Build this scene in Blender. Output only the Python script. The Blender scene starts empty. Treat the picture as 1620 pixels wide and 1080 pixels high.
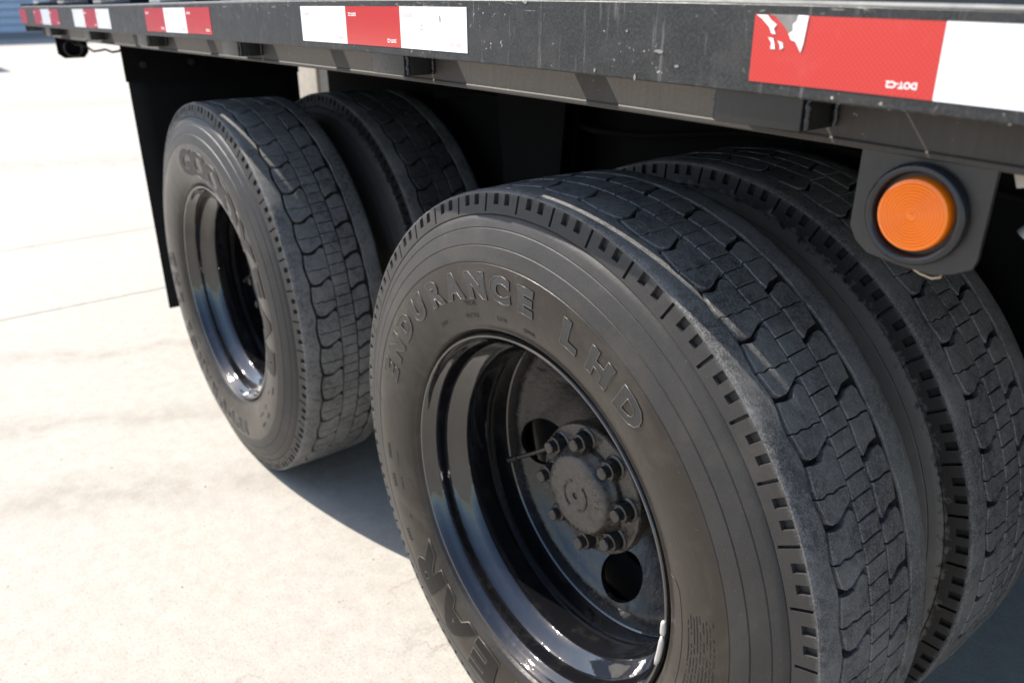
import bpy, bmesh, math, random
import numpy as np
from mathutils import Vector, Matrix
from mathutils.geometry import delaunay_2d_cdt

PI = math.pi
rnd = random.Random(7)
SC = bpy.context.scene
COL = SC.collection
H0 = 0.503                      # axle height above the yard

# ------------------------------------------------------------------ camera
cam_d = bpy.data.cameras.new('camera')
cam = bpy.data.objects.new('camera', cam_d)
COL.objects.link(cam)
CAM = Vector((0.82366, -0.65625, 0.74682 + H0))
yaw, pitch, roll = math.radians(142.42486), math.radians(-22.9455), math.radians(-0.3994)
F = Vector((math.cos(pitch)*math.cos(yaw), math.cos(pitch)*math.sin(yaw), math.sin(pitch)))
R_ = Vector((math.sin(yaw), -math.cos(yaw), 0)); U_ = R_.cross(F)
R2 = math.cos(roll)*R_ + math.sin(roll)*U_
U2 = -math.sin(roll)*R_ + math.cos(roll)*U_
M = Matrix((R2, U2, -F)).transposed().to_4x4()
M.translation = CAM
cam.matrix_world = M
cam_d.sensor_width = 36.0
cam_d.lens = 1279.81/1620*36
cam_d.clip_start = 0.05
cam_d.clip_end = 400
cam_d.dof.use_dof = True
cam_d.dof.focus_distance = 0.98
cam_d.dof.aperture_fstop = 5.6
SC.camera = cam

# ------------------------------------------------------------------ light
SUN_A, SUN_B = 0.80, 0.355       # the light travels (+A, +B, -1)
w = bpy.data.worlds.new('World'); SC.world = w; w.use_nodes = True
wn = w.node_tree.nodes; wl = w.node_tree.links
for n in list(wn): wn.remove(n)
wo = wn.new('ShaderNodeOutputWorld'); bg = wn.new('ShaderNodeBackground'); sky = wn.new('ShaderNodeTexSky')
sky.sky_type = 'NISHITA'; sky.sun_disc = False
elev = math.atan2(1, math.hypot(SUN_A, SUN_B))
sky.sun_elevation = elev
sky.sun_rotation = math.atan2(-SUN_A, -SUN_B)
sky.air_density = 1.0; sky.dust_density = 1.1; sky.ozone_density = 1.2
bg.inputs['Strength'].default_value = 0.15
wl.new(sky.outputs[0], bg.inputs[0]); wl.new(bg.outputs[0], wo.inputs[0])
sun_d = bpy.data.lights.new('sun', 'SUN'); sun_d.energy = 4.8; sun_d.angle = math.radians(0.53)
sun_d.color = (1.0, 0.95, 0.87)
sun = bpy.data.objects.new('sun', sun_d); COL.objects.link(sun)
sun.rotation_euler = Vector((SUN_A, SUN_B, -1)).to_track_quat('-Z', 'Y').to_euler()
sun.location = (-8, -4, 10)
SC.view_settings.view_transform = 'Standard'
SC.view_settings.look = 'None'
SC.view_settings.gamma = 1.0
SC.view_settings.exposure = 0.93
SC.view_settings.use_curve_mapping = False
SC.render.engine = 'CYCLES'
SC.cycles.max_bounces = 8
SC.cycles.diffuse_bounces = 4

# ------------------------------------------------------------------ materials
class NT:
    def __init__(s, name):
        s.m = bpy.data.materials.new(name); s.m.use_nodes = True
        s.t = s.m.node_tree; s.n = s.t.nodes; s.b = s.n['Principled BSDF']
        s.geo = s.n.new('ShaderNodeNewGeometry')
        s.tc = s.n.new('ShaderNodeTexCoord')
    def L(s, a, b): s.t.links.new(a, b)
    def set(s, **k):
        for a, v in k.items(): s.b.inputs[a.replace('_', ' ')].default_value = v
    def map(s, scale=(1, 1, 1), src=None):
        m = s.n.new('ShaderNodeMapping'); m.inputs['Scale'].default_value = scale
        s.L(src or s.geo.outputs['Position'], m.inputs['Vector']); return m.outputs[0]
    def noise(s, scale, detail=4, rough=0.55, vec=None, dist=0.0):
        n = s.n.new('ShaderNodeTexNoise'); n.inputs['Scale'].default_value = scale
        n.inputs['Detail'].default_value = detail; n.inputs['Roughness'].default_value = rough
        n.inputs['Distortion'].default_value = dist
        s.L(vec or s.geo.outputs['Position'], n.inputs['Vector']); return n.outputs['Fac']
    def voro(s, scale, vec=None, feature='F1'):
        n = s.n.new('ShaderNodeTexVoronoi'); n.feature = feature; n.inputs['Scale'].default_value = scale
        s.L(vec or s.geo.outputs['Position'], n.inputs['Vector']); return n.outputs['Distance']
    def ramp(s, fac, stops):
        r = s.n.new('ShaderNodeValToRGB'); e = r.color_ramp.elements
        while len(e) < len(stops): e.new(0.5)
        for el, (p, c) in zip(e, stops):
            el.position = p
            el.color = (c, c, c, 1) if not hasattr(c, '__len__') else (*c, 1)
        s.L(fac, r.inputs[0]); return r.outputs[0]
    def mix(s, fac, a, b, mode='MIX'):
        m = s.n.new('ShaderNodeMix'); m.data_type = 'RGBA'; m.blend_type = mode
        for i, v in ((0, fac), (6, a), (7, b)):
            if hasattr(v, 'links') or hasattr(v, 'is_linked'): s.L(v, m.inputs[i])
            elif i == 0: m.inputs[0].default_value = v
            else: m.inputs[i].default_value = (*v, 1)
        return m.outputs[2]
    def math(s, op, a, b=0.0, clamp=False):
        m = s.n.new('ShaderNodeMath'); m.operation = op; m.use_clamp = clamp
        for i, v in ((0, a), (1, b)):
            if isinstance(v, (int, float)): m.inputs[i].default_value = v
            else: s.L(v, m.inputs[i])
        return m.outputs[0]
    def col(s, c): s.L(c, s.b.inputs['Base Color'])
    def rough(s, c): s.L(c, s.b.inputs['Roughness'])
    def bump(s, h, strength=0.5, dist=0.001, prev=None):
        b = s.n.new('ShaderNodeBump'); b.inputs['Strength'].default_value = strength
        b.inputs['Distance'].default_value = dist; s.L(h, b.inputs['Height'])
        if prev is not None: s.L(prev, b.inputs['Normal'])
        s.L(b.outputs[0], s.b.inputs['Normal']); return b.outputs[0]

def simple(name, c, r=0.5, metal=0.0, bump=None, vary=0.25, scale=40, spec=0.5):
    t = NT(name); t.set(Roughness=r, Metallic=metal, Specular_IOR_Level=spec)
    f = t.noise(scale, 5)
    t.col(t.mix(f, tuple(x*(1-vary) for x in c), tuple(min(1, x*(1+vary)) for x in c)))
    if bump: t.bump(t.noise(bump[0], 4), 0.6, bump[1])
    return t.m

def polar(t):
    """radius from the axle and distance along it, from object coordinates"""
    sp = t.n.new('ShaderNodeSeparateXYZ'); t.L(t.tc.outputs['Object'], sp.inputs[0])
    r = t.math('SQRT', t.math('ADD', t.math('MULTIPLY', sp.outputs[0], sp.outputs[0]), t.math('MULTIPLY', sp.outputs[2], sp.outputs[2])))
    return r, sp

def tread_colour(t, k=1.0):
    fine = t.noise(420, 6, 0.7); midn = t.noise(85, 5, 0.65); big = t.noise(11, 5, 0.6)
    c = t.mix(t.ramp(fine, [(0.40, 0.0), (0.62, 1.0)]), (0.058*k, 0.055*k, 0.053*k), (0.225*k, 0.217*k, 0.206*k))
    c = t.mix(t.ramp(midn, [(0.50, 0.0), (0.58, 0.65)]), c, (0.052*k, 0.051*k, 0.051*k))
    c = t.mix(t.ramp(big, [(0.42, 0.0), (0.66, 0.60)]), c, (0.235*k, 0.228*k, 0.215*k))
    sc = t.ramp(t.noise(1.0, 4, 0.7, t.map((30, 260, 40)), 0.8), [(0.63, 0.0), (0.68, 0.6)])
    c = t.mix(sc, c, (0.30*k, 0.29*k, 0.27*k))
    sp = t.ramp(t.noise(520, 2, 0.5), [(0.66, 0.0), (0.70, 0.8)])
    c = t.mix(sp, c, (0.40, 0.38, 0.34))
    return c, fine, midn
def make_tread(k=1.0):
    t = NT('tread_rubber')
    c, fine, midn = tread_colour(t, k)
    t.col(c); t.set(Roughness=0.6)
    n = t.bump(fine, 0.55, 0.0010)
    n = t.bump(midn, 0.7, 0.0022, n)
    t.bump(t.ramp(t.voro(70), [(0.0, 0.0), (0.12, 1.0)]), 0.4, 0.0015, n)
    return t.m

def make_sidewall(inner=False):
    t = NT('dusty_inner_sidewall_rubber' if inner else 'sidewall_rubber')
    r, sp = polar(t)
    big = t.noise(14, 5); fine = t.noise(700, 4, 0.7)
    outer = t.ramp(r, [(0.0, 0.0), (0.4095, 0.0), (0.4125, 1.0)])
    glossy = t.mix(big, (0.010, 0.0075, 0.0055), (0.026, 0.0190, 0.0135))
    matte = t.mix(big, (0.026, 0.0235, 0.0215), (0.046, 0.042, 0.039))
    matte = t.mix(t.ramp(fine, [(0.48, 0.0), (0.75, 0.4)]), matte, (0.085, 0.080, 0.075))
    if inner: glossy = matte = t.mix(big, (0.085, 0.078, 0.070), (0.150, 0.138, 0.125))
    c = t.mix(outer, glossy, matte)
    c = t.mix(t.ramp(t.noise(6.5, 6, 0.7, None, 0.6), [(0.50, 0.0), (0.72, 0.40)]), c, (0.090, 0.076, 0.060))
    sp2 = t.ramp(t.noise(260, 3, 0.5), [(0.70, 0.0), (0.76, 1.0)])
    c = t.mix(t.math('MULTIPLY', sp2, 0.35), c, (0.16, 0.14, 0.12))
    if inner:
        rag = t.math('ADD', r, t.math('MULTIPLY', t.math('SUBTRACT', t.noise(95, 4, 0.6), 0.5), 0.045))
        c = t.mix(t.ramp(rag, [(0.0, 0.0), (0.474, 0.0), (0.479, 1.0)]), c, (0.020, 0.018, 0.016))
    tr = t.ramp(r, [(0.0, 0.0), (0.503, 0.0), (0.5075, 1.0)])
    tf, _f, _m = tread_colour(t, 1.1)
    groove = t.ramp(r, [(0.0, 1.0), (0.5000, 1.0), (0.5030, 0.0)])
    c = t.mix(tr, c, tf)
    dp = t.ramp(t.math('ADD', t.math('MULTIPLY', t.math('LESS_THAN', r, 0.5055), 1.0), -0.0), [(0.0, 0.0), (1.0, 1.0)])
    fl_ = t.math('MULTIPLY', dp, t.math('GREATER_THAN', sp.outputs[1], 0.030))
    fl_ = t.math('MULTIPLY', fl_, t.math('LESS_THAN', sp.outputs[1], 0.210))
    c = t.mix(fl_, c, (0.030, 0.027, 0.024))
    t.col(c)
    t.L(t.math('SUBTRACT', 0.42, t.math('MULTIPLY', outer, 0.16)), t.b.inputs['Specular IOR Level'])
    rg = t.math('ADD', t.math('MULTIPLY', outer, 0.15), 0.30)
    t.rough(t.math('ADD', rg, t.math('ADD', t.math('MULTIPLY', tr, 0.15), t.math('MULTIPLY', t.math('SUBTRACT', big, 0.5), 0.12))))
    h = t.math('MULTIPLY', fine, t.math('ADD', t.math('MULTIPLY', outer, 0.8), t.math('ADD', 0.12, t.math('MULTIPLY', tr, 1.6))))
    n = t.bump(h, 0.55, 0.0008)
    t.bump(t.noise(26, 4), 0.25, 0.004, n)
    return t.m

def make_letter(hatch=True):
    t = NT('hatched_letter_rubber' if hatch else 'smooth_letter_rubber')
    if hatch:
        r, sp = polar(t)
        w_ = t.math('SINE', t.math('MULTIPLY', r, 2*PI/0.0026))
        c = t.mix(t.noise(300, 4), (0.014, 0.012, 0.011), (0.036, 0.031, 0.027)); t.set(Roughness=0.40)
        t.bump(w_, 0.55, 0.0005)
    else:
        c = t.mix(t.noise(300, 4), (0.005, 0.0045, 0.004), (0.012, 0.010, 0.009)); t.set(Roughness=0.45, Specular_IOR_Level=0.25)
        t.bump(t.noise(400, 3), 0.2, 0.0004)
    t.col(c)
    return t.m

def make_rimpaint():
    t = NT('gloss_black_rim_paint')
    dust = t.ramp(t.noise(30, 6, 0.7), [(0.52, 0.0), (0.80, 0.35)])
    c = t.mix(dust, (0.006, 0.006, 0.007), (0.06, 0.05, 0.042)); t.col(c)
    t.rough(t.ramp(t.noise(45, 5, 0.7), [(0.38, 0.03), (0.80, 0.16)]))
    t.set(IOR=1.55, Coat_Weight=0.7, Coat_Roughness=0.03)
    n = t.bump(t.noise(34, 3), 0.22, 0.0035)
    t.bump(t.ramp(t.voro(170), [(0.0, 1.0), (0.16, 0.0)]), 0.20, 0.0006, n)
    return t.m

def make_disc(dusty=False):
    t = NT('dusty_painted_hub' if dusty else 'painted_cast_wheel_centre')
    pat = t.noise(150, 6, 0.75); area = t.noise(11, 4, 0.6)
    k = t.math('MULTIPLY', t.ramp(pat, [(0.46, 0.0), (0.62, 1.0)]), t.ramp(area, [(0.45, 0.10), (0.68, 0.9)]))
    if dusty: k = t.math('MULTIPLY', t.ramp(t.noise(95, 6, 0.8), [(0.36, 0.15), (0.56, 1.0)]), t.ramp(t.noise(22, 4, 0.6), [(0.36, 0.25), (0.52, 1.0)]))
    c = t.mix(k, (0.006, 0.006, 0.007), (0.078, 0.063, 0.050) if dusty else (0.075, 0.064, 0.054)); t.col(c)
    t.rough(t.math('ADD', t.math('MULTIPLY', k, 0.36), 0.08))
    t.set(IOR=1.52)
    n = t.bump(t.noise(300, 4, 0.7), 0.45, 0.0010)
    t.bump(t.noise(26, 4), 0.45, 0.005, n)
    return t.m

def make_rail():
    t = NT('weathered_black_rail_paint')
    drip = t.noise(1.0, 6, 0.65, t.map((150, 60, 10)))
    speck = t.noise(330, 5, 0.75); big = t.noise(5, 4); mid = t.noise(30, 5, 0.65)
    c = t.mix(t.ramp(speck, [(0.44, 0.0), (0.66, 1.0)]), (0.005, 0.005, 0.005), (0.034, 0.033, 0.031))
    c = t.mix(t.ramp(mid, [(0.48, 0.0), (0.66, 0.45)]), c, (0.036, 0.033, 0.030))
    c = t.mix(t.ramp(drip, [(0.60, 0.0), (0.70, 0.40)]), c, (0.20, 0.19, 0.175))
    gate = t.ramp(t.noise(14, 3), [(0.46, 0.0), (0.60, 1.0)])
    flek = t.ramp(t.noise(150, 3, 0.6, None, 1.0), [(0.66, 0.0), (0.69, 1.0)])
    c = t.mix(t.math('MULTIPLY', t.math('MULTIPLY', flek, gate), 0.8), c, (0.40, 0.38, 0.34))
    sv = t.ramp(t.voro(60), [(0.0, 1.0), (0.05, 1.0), (0.08, 0.0)])
    c = t.mix(t.math('MULTIPLY', sv, gate), c, (0.45, 0.43, 0.39))
    # long scuffs near the top edge
    sc = t.ramp(t.noise(1.0, 4, 0.7, t.map((22, 20, 190)), 1.2), [(0.62, 0.0), (0.65, 1.0)])
    sp = t.n.new('ShaderNodeSeparateXYZ'); t.L(t.geo.outputs['Position'], sp.inputs[0])
    top = t.ramp(sp.outputs[2], [(0.0, 0.0), (1.0, 1.0)])
    hi = t.math('GREATER_THAN', sp.outputs[2], 0.503+0.7345)
    c = t.mix(t.math('MULTIPLY', t.math('MULTIPLY', sc, hi), 0.65), c, (0.35, 0.32, 0.26))
    t.col(c); t.rough(t.ramp(mid, [(0.3, 0.36), (0.7, 0.62)]))
    n = t.bump(speck, 0.35, 0.0006); t.bump(t.noise(9, 3), 0.4, 0.005, n)
    return t.m

def make_web():
    t = NT('dusty_brown_black_steel')
    st = t.noise(1.0, 5, 0.6, t.map((260, 200, 14)))
    c = t.mix(st, (0.026, 0.022, 0.018), (0.060, 0.050, 0.041))
    c = t.mix(t.ramp(t.noise(8, 5), [(0.45, 0.0), (0.75, 0.6)]), c, (0.030, 0.027, 0.024))
    c = t.mix(t.ramp(t.noise(160, 3, 0.6), [(0.70, 0.0), (0.76, 0.7)]), c, (0.32, 0.29, 0.25))
    t.col(c); t.set(Roughness=0.68); t.bump(t.noise(180, 4), 0.35, 0.0008)
    return t.m

def make_concrete():
    t = NT('pale_worn_concrete')
    big = t.noise(0.55, 6, 0.6); mid = t.noise(5.5, 6, 0.65); fine = t.noise(170, 5, 0.75)
    c = t.mix(t.ramp(t.noise(22, 8, 0.75), [(0.30, 0.0), (0.70, 1.0)]), (0.325, 0.296, 0.255), (0.412, 0.386, 0.342))
    c = t.mix(t.ramp(big, [(0.50, 0.0), (0.74, 0.40)]), c, (0.34, 0.285, 0.23))
    c = t.mix(t.ramp(t.noise(1.0, 6, 0.7, t.map((3.2, 0.8, 1))), [(0.60, 0.0), (0.80, 0.28)]), c, (0.30, 0.27, 0.235))
    c = t.mix(t.ramp(fine, [(0.30, 0.9), (0.48, 0.0)]), c, (0.20, 0.175, 0.145))
    c = t.mix(t.ramp(t.noise(46, 4, 0.6), [(0.66, 0.0), (0.72, 0.35)]), c, (0.42, 0.31, 0.21))
    # dirt that collected in two long drainage streaks across the yard
    sp = t.n.new('ShaderNodeSeparateXYZ'); t.L(t.geo.outputs['Position'], sp.inputs[0])
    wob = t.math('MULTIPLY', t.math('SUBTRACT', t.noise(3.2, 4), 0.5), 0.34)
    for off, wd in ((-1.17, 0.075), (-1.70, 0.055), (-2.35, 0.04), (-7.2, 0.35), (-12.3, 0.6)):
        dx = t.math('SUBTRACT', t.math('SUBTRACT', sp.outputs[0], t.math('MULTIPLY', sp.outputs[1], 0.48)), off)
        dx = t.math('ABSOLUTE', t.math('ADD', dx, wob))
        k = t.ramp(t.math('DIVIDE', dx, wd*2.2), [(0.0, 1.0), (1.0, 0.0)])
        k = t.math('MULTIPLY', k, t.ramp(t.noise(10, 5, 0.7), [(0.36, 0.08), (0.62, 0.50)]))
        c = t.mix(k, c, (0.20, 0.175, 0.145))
    vo = t.n.new('ShaderNodeTexVoronoi'); vo.feature = 'DISTANCE_TO_EDGE'; vo.inputs['Scale'].default_value = 0.75
    nz = t.n.new('ShaderNodeTexNoise'); nz.inputs['Scale'].default_value = 2.2; nz.inputs['Detail'].default_value = 6
    t.L(t.geo.outputs['Position'], nz.inputs['Vector'])
    vm = t.n.new('ShaderNodeVectorMath'); vm.operation = 'SCALE'; vm.inputs['Scale'].default_value = 0.9
    t.L(nz.outputs['Color'], vm.inputs[0])
    va = t.n.new('ShaderNodeVectorMath'); va.operation = 'ADD'
    t.L(vm.outputs[0], va.inputs[0]); t.L(t.geo.outputs['Position'], va.inputs[1]); t.L(va.outputs[0], vo.inputs['Vector'])
    ck = t.ramp(vo.outputs['Distance'], [(0.0, 1.0), (0.0035, 0.0)])
    ck = t.math('MULTIPLY', ck, t.ramp(t.noise(0.9, 3), [(0.47, 0.0), (0.55, 0.50)]))
    c = t.mix(ck, c, (0.12, 0.09, 0.07))
    po = t.math('MULTIPLY', t.ramp(t.voro(85), [(0.0, 1.0), (0.10, 1.0), (0.16, 0.0)]), t.ramp(t.noise(9, 3), [(0.45, 0.0), (0.60, 0.6)]))
    c = t.mix(po, c, (0.14, 0.115, 0.09))
    t.col(c); t.set(Roughness=0.85)
    n = t.bump(fine, 0.35, 0.0015); n = t.bump(ck, -0.8, 0.002, n); t.bump(mid, 0.3, 0.006, n)
    return t.m

def make_tape(name, ca, cb):
    t = NT(name)
    def diag(s1, s2):
        sp = t.n.new('ShaderNodeSeparateXYZ'); t.L(t.geo.outputs['Position'], sp.inputs[0])
        v = t.math('ADD', t.math('MULTIPLY', sp.outputs[0], s1), t.math('MULTIPLY', sp.outputs[2], s2))
        return t.math('ABSOLUTE', t.math('SUBTRACT', t.math('FRACT', v), 0.5))
    a = t.ramp(diag(240, 240), [(0.0, 1.0), (0.10, 0.0)]); b = t.ramp(diag(240, -240), [(0.0, 1.0), (0.10, 0.0)])
    g = t.math('MAXIMUM', a, b)
    c = t.mix(t.math('MULTIPLY', g, 0.55), ca, cb)
    c = t.mix(t.ramp(t.noise(26, 5, 0.7), [(0.58, 0.0), (0.80, 0.30)]), c, tuple(0.75*x+0.05 for x in cb))
    t.col(c); t.set(Roughness=0.22, IOR=1.5, Coat_Weight=0.5, Coat_Roughness=0.12)
    t.bump(g, 0.15, 0.0003)
    return t.m

MT = dict(
    tread=make_tread(), shaded_tread=make_tread(0.45), side=make_sidewall(), innerside=make_sidewall(True), letter=make_letter(), smooth=make_letter(False), rim=make_rimpaint(), disc=make_disc(),
    rail=make_rail(), web=make_web(), concrete=make_concrete(),
    red=make_tape('red_reflective_film', (0.47, 0.016, 0.013), (0.62, 0.065, 0.050)),
    white=make_tape('white_reflective_film', (0.86, 0.86, 0.86), (0.78, 0.78, 0.78)),
    black=simple('black_chassis_paint', (0.0035, 0.0035, 0.0035), 0.85, bump=(90, 0.001), spec=0.12),
    rubberflap=simple('black_flap_rubber', (0.006, 0.006, 0.0065), 0.75, bump=(120, 0.0006), spec=0.15),
    bracket=simple('dusty_black_bracket', (0.024, 0.022, 0.020), 0.45, bump=(220, 0.0008), vary=0.4, scale=70),
    pocket=simple('sooty_black_pocket_paint', (0.011, 0.011, 0.011), 0.36, bump=(160, 0.001), vary=0.5, scale=70),
    grommet=simple('black_grommet_rubber', (0.014, 0.015, 0.017), 0.20, bump=(60, 0.0006)),
    nut=simple('worn_black_nut', (0.055, 0.050, 0.045), 0.26, 0.55, bump=(300, 0.0006), vary=0.7, scale=160),
    cap=make_disc(True),
    steel=simple('bare_grey_steel', (0.50, 0.48, 0.45), 0.45, 0.4, bump=(90, 0.001)),
    edge=simple('worn_bright_deck_edge', (0.46, 0.44, 0.41), 0.38, 0.5, vary=0.4, scale=60),
    letter_highlight=simple('letter_edge_highlight', (0.062, 0.055, 0.048), 0.36, vary=0.3, scale=200),  # lighter letter outlines: gloss highlight painted into the rubber colour
    wire=simple('tan_wire_sheath', (0.42, 0.34, 0.22), 0.5),
    tan=simple('tan_dusty_frame_paint', (0.42, 0.37, 0.31), 0.7),
    navy=simple('navy_painted_steel', (0.008, 0.012, 0.035), 0.45),
    board=simple('pale_grey_painted_board', (0.42, 0.42, 0.44), 0.6, vary=0.15, scale=5),
    joint=simple('dirty_joint_filler', (0.09, 0.07, 0.055), 0.95),
    siding=simple('pale_blue_grey_siding', (0.42, 0.50, 0.60), 0.5, vary=0.06, scale=3),
    footing=simple('grey_building_footing', (0.20, 0.20, 0.20), 0.9),
    roofm=simple('galvanised_roof_sheet', (0.45, 0.46, 0.47), 0.45, 0.3),
    dump=simple('green_dumpster_paint', (0.03, 0.09, 0.06), 0.5),
    ink=simple('white_print', (0.85, 0.83, 0.80), 0.5, vary=0.05),
    pink=simple('pale_red_print', (0.80, 0.45, 0.42), 0.5, vary=0.05),
    grime2=simple('brown_grit', (0.16, 0.12, 0.085), 0.9, vary=0.6, scale=60),
    grime=simple('bare_grey_primer', (0.20, 0.19, 0.17), 0.6, vary=0.4, scale=120),
)
def make_amber():
    t = NT('amber_lens_plastic')
    t.set(Roughness=0.2, Transmission_Weight=0.0, IOR=1.49, Subsurface_Weight=0.35, Subsurface_Scale=0.02, Coat_Weight=0.3)
    t.b.inputs['Base Color'].default_value = (1.0, 0.21, 0.003, 1)
    t.b.inputs['Subsurface Radius'].default_value = (0.01, 0.004, 0.001)
    return t.m
MT['amber'] = make_amber()

# ------------------------------------------------------------------ helpers
def mesh(name, verts, faces, mat, smooth=False):
    me = bpy.data.meshes.new(name)
    me.from_pydata([tuple(v) for v in verts], [], [tuple(f) for f in faces])
    for m in (mat if isinstance(mat, (list, tuple)) else [mat]): me.materials.append(m)
    if smooth: me.polygons.foreach_set('use_smooth', [True]*len(me.polygons))
    me.update(); return me
def obj(name, me, parent=None, loc=None, rot=None):
    o = bpy.data.objects.new(name, me); COL.objects.link(o)
    if parent is not None: o.parent = parent
    if loc is not None: o.location = loc
    if rot is not None: o.rotation_euler = rot
    return o
def tag(o, label, cat, group=None):
    o['label'] = label; o['category'] = cat
    if group: o['group'] = group
    return o

class MB:
    def __init__(s): s.v = []; s.f = []
    def add(s, v, f):
        k = len(s.v); s.v += [tuple(x) for x in v]; s.f += [tuple(i+k for i in q) for q in f]; return s
    def box(s, x0, x1, y0, y1, z0, z1, b=0.0):
        if b <= 0:
            v = [(x, y, z) for x in (x0, x1) for y in (y0, y1) for z in (z0, z1)]
            return s.add(v, [(0, 1, 3, 2), (4, 6, 7, 5), (0, 4, 5, 1), (2, 3, 7, 6), (0, 2, 6, 4), (1, 5, 7, 3)])
        bm = bmesh.new()
        bmesh.ops.create_cube(bm, size=1)
        for q in bm.verts:
            q.co = Vector(((x0+x1)/2+q.co.x*(x1-x0), (y0+y1)/2+q.co.y*(y1-y0), (z0+z1)/2+q.co.z*(z1-z0)))
        bmesh.ops.bevel(bm, geom=bm.edges[:], offset=b, segments=2, affect='EDGES', profile=0.6)
        bm.verts.index_update()
        v = [tuple(q.co) for q in bm.verts]; f = [tuple(q.index for q in p.verts) for p in bm.faces]; bm.free()
        return s.add(v, f)
    def prism(s, pts, y0, y1, axis='y', inset=0.0):
        """polygon pts in (x, z) extruded along y (or (y, z) along x, (x, y) along z)"""
        n = len(pts)
        def mk(p, t):
            if axis == 'y': return (p[0], t, p[1])
            if axis == 'x': return (t, p[0], p[1])
            return (p[0], p[1], t)
        v = [mk(p, y0) for p in pts]+[mk(p, y1) for p in pts]
        f = [tuple(range(n)), tuple(reversed(range(n, 2*n)))]+[(i, i+n, (i+1) % n+n, (i+1) % n) for i in range(n)]
        return s.add(v, f)
    def tube(s, pts, r, seg=10, cap=True):
        pts = [Vector(p) for p in pts]; rr = r if hasattr(r, '__len__') else [r]*len(pts)
        v = []; f = []
        up = Vector((0.3, 0.2, 1)).normalized()
        for i, p in enumerate(pts):
            d = (pts[min(i+1, len(pts)-1)]-pts[max(i-1, 0)]).normalized()
            a = d.cross(up); a = a.normalized() if a.length > 1e-3 else Vector((1, 0, 0)); b = d.cross(a).normalized()
            for k in range(seg):
                t = 2*PI*k/seg; v.append(p+rr[i]*(math.cos(t)*a+math.sin(t)*b))
        for i in range(len(pts)-1):
            for k in range(seg):
                f.append((i*seg+k, i*seg+(k+1) % seg, (i+1)*seg+(k+1) % seg, (i+1)*seg+k))
        if cap: f += [tuple(range(seg)), tuple(range((len(pts)-1)*seg, len(pts)*seg))]
        return s.add(v, f)
    def lathe(s, prof, seg=96, cx=0, cz=0, cap0=False, cap1=False):
        """prof: (radius, y) turned about the Y axis"""
        v = []; f = []; n = len(prof)
        for k in range(seg):
            t = 2*PI*k/seg
            for r, y in prof: v.append((cx+r*math.sin(t), y, cz+r*math.cos(t)))
        for k in range(seg):
            k2 = (k+1) % seg
            for i in range(n-1): f.append((k*n+i, k*n+i+1, k2*n+i+1, k2*n+i))
        if cap0: f.append(tuple(k*n for k in range(seg)))
        if cap1: f.append(tuple(k*n+n-1 for k in range(seg)))
        return s.add(v, f)
    def build(s, name, mat, parent=None, smooth=False, loc=None, fix=True, rot=None, sharp=None):
        me = mesh(name, s.v, s.f, mat, smooth)
        if fix:
            bm = bmesh.new(); bm.from_mesh(me); bmesh.ops.recalc_face_normals(bm, faces=bm.faces[:]); bm.to_mesh(me); bm.free()
        if smooth and sharp: me.set_sharp_from_angle(angle=math.radians(sharp))
        return obj(name, me, parent, loc, rot)

def text_mesh(body, size, bold=0.0, outline=0.0, extrude=0.0, grid=0.0):
    """flat text in the XY plane, centred in x, baseline at y=0; returns verts, faces"""
    c = bpy.data.curves.new('t', 'FONT'); c.body = body; c.size = size; c.align_x = 'CENTER'
    c.offset = bold; c.resolution_u = 3
    if outline:
        c.fill_mode = 'NONE'; c.bevel_depth = outline; c.bevel_resolution = 1
    elif extrude: c.extrude = extrude
    o = bpy.data.objects.new('t', c); COL.objects.link(o)
    bpy.context.view_layer.update()
    me = o.to_mesh()
    v = [tuple(q.co) for q in me.vertices]; f = [tuple(p.vertices) for p in me.polygons]
    if grid:
        bm = bmesh.new(); bm.from_mesh(me)
        for ax in (0, 1):
            cs = [q.co[ax] for q in bm.verts]; a, b = min(cs), max(cs); k = a+grid
            while k < b:
                no = [0, 0, 0]; no[ax] = 1; co = [0, 0, 0]; co[ax] = k
                bmesh.ops.bisect_plane(bm, geom=bm.verts[:]+bm.edges[:]+bm.faces[:], plane_co=co, plane_no=no); k += grid
        bm.verts.index_update()
        v = [tuple(q.co) for q in bm.verts]; f = [tuple(q.index for q in p.verts) for p in bm.faces]; bm.free()
    o.to_mesh_clear(); bpy.data.objects.remove(o); bpy.data.curves.remove(c)
    return v, f

# ------------------------------------------------------------------ the tyre
NP = 43                         # tread pitches round the tyre
PA = 360.0/NP                   # degrees per pitch
YC = 0.12                       # middle of the tyre; y = 0 is the plane of the rim lip
PHASE = 4.63
def side_profile():
    P = [(0.0100, 0.2920), (0.0060, 0.2990), (-0.0010, 0.3030), (-0.0075, 0.3075), (-0.0090, 0.3110), (-0.0100, 0.3118), (-0.0150, 0.3230),
         (-0.0190, 0.3370), (-0.0220, 0.3520), (-0.0242, 0.3700), (-0.0250, 0.3860), (-0.0245, 0.4000), (-0.0234, 0.4095),
         (-0.0224, 0.4105), (-0.0234, 0.4120), (-0.0212, 0.4230), (-0.0182, 0.4335), (-0.0166, 0.4345), (-0.0174, 0.4358),
         (-0.0138, 0.4460), (-0.0094, 0.4565), (-0.0078, 0.4575), (-0.0084, 0.4590), (-0.0050, 0.4670), (-0.0014, 0.4735),
         (0.0012, 0.4750), (-0.0004, 0.4765)]
    return P
LT = [0.0, 0.10, 0.115, 0.42, 0.435, 0.60, 0.615, 0.90, 0.915, 1.0]     # rows of the buttress between r .4765 and .5065
UC = [0.0, 0.06, 0.135, 0.143, 0.187, 0.195, 0.30, 0.418, 0.436, 0.560, 0.578, 0.67, 0.755, 0.773, 0.895, 0.913]
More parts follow.
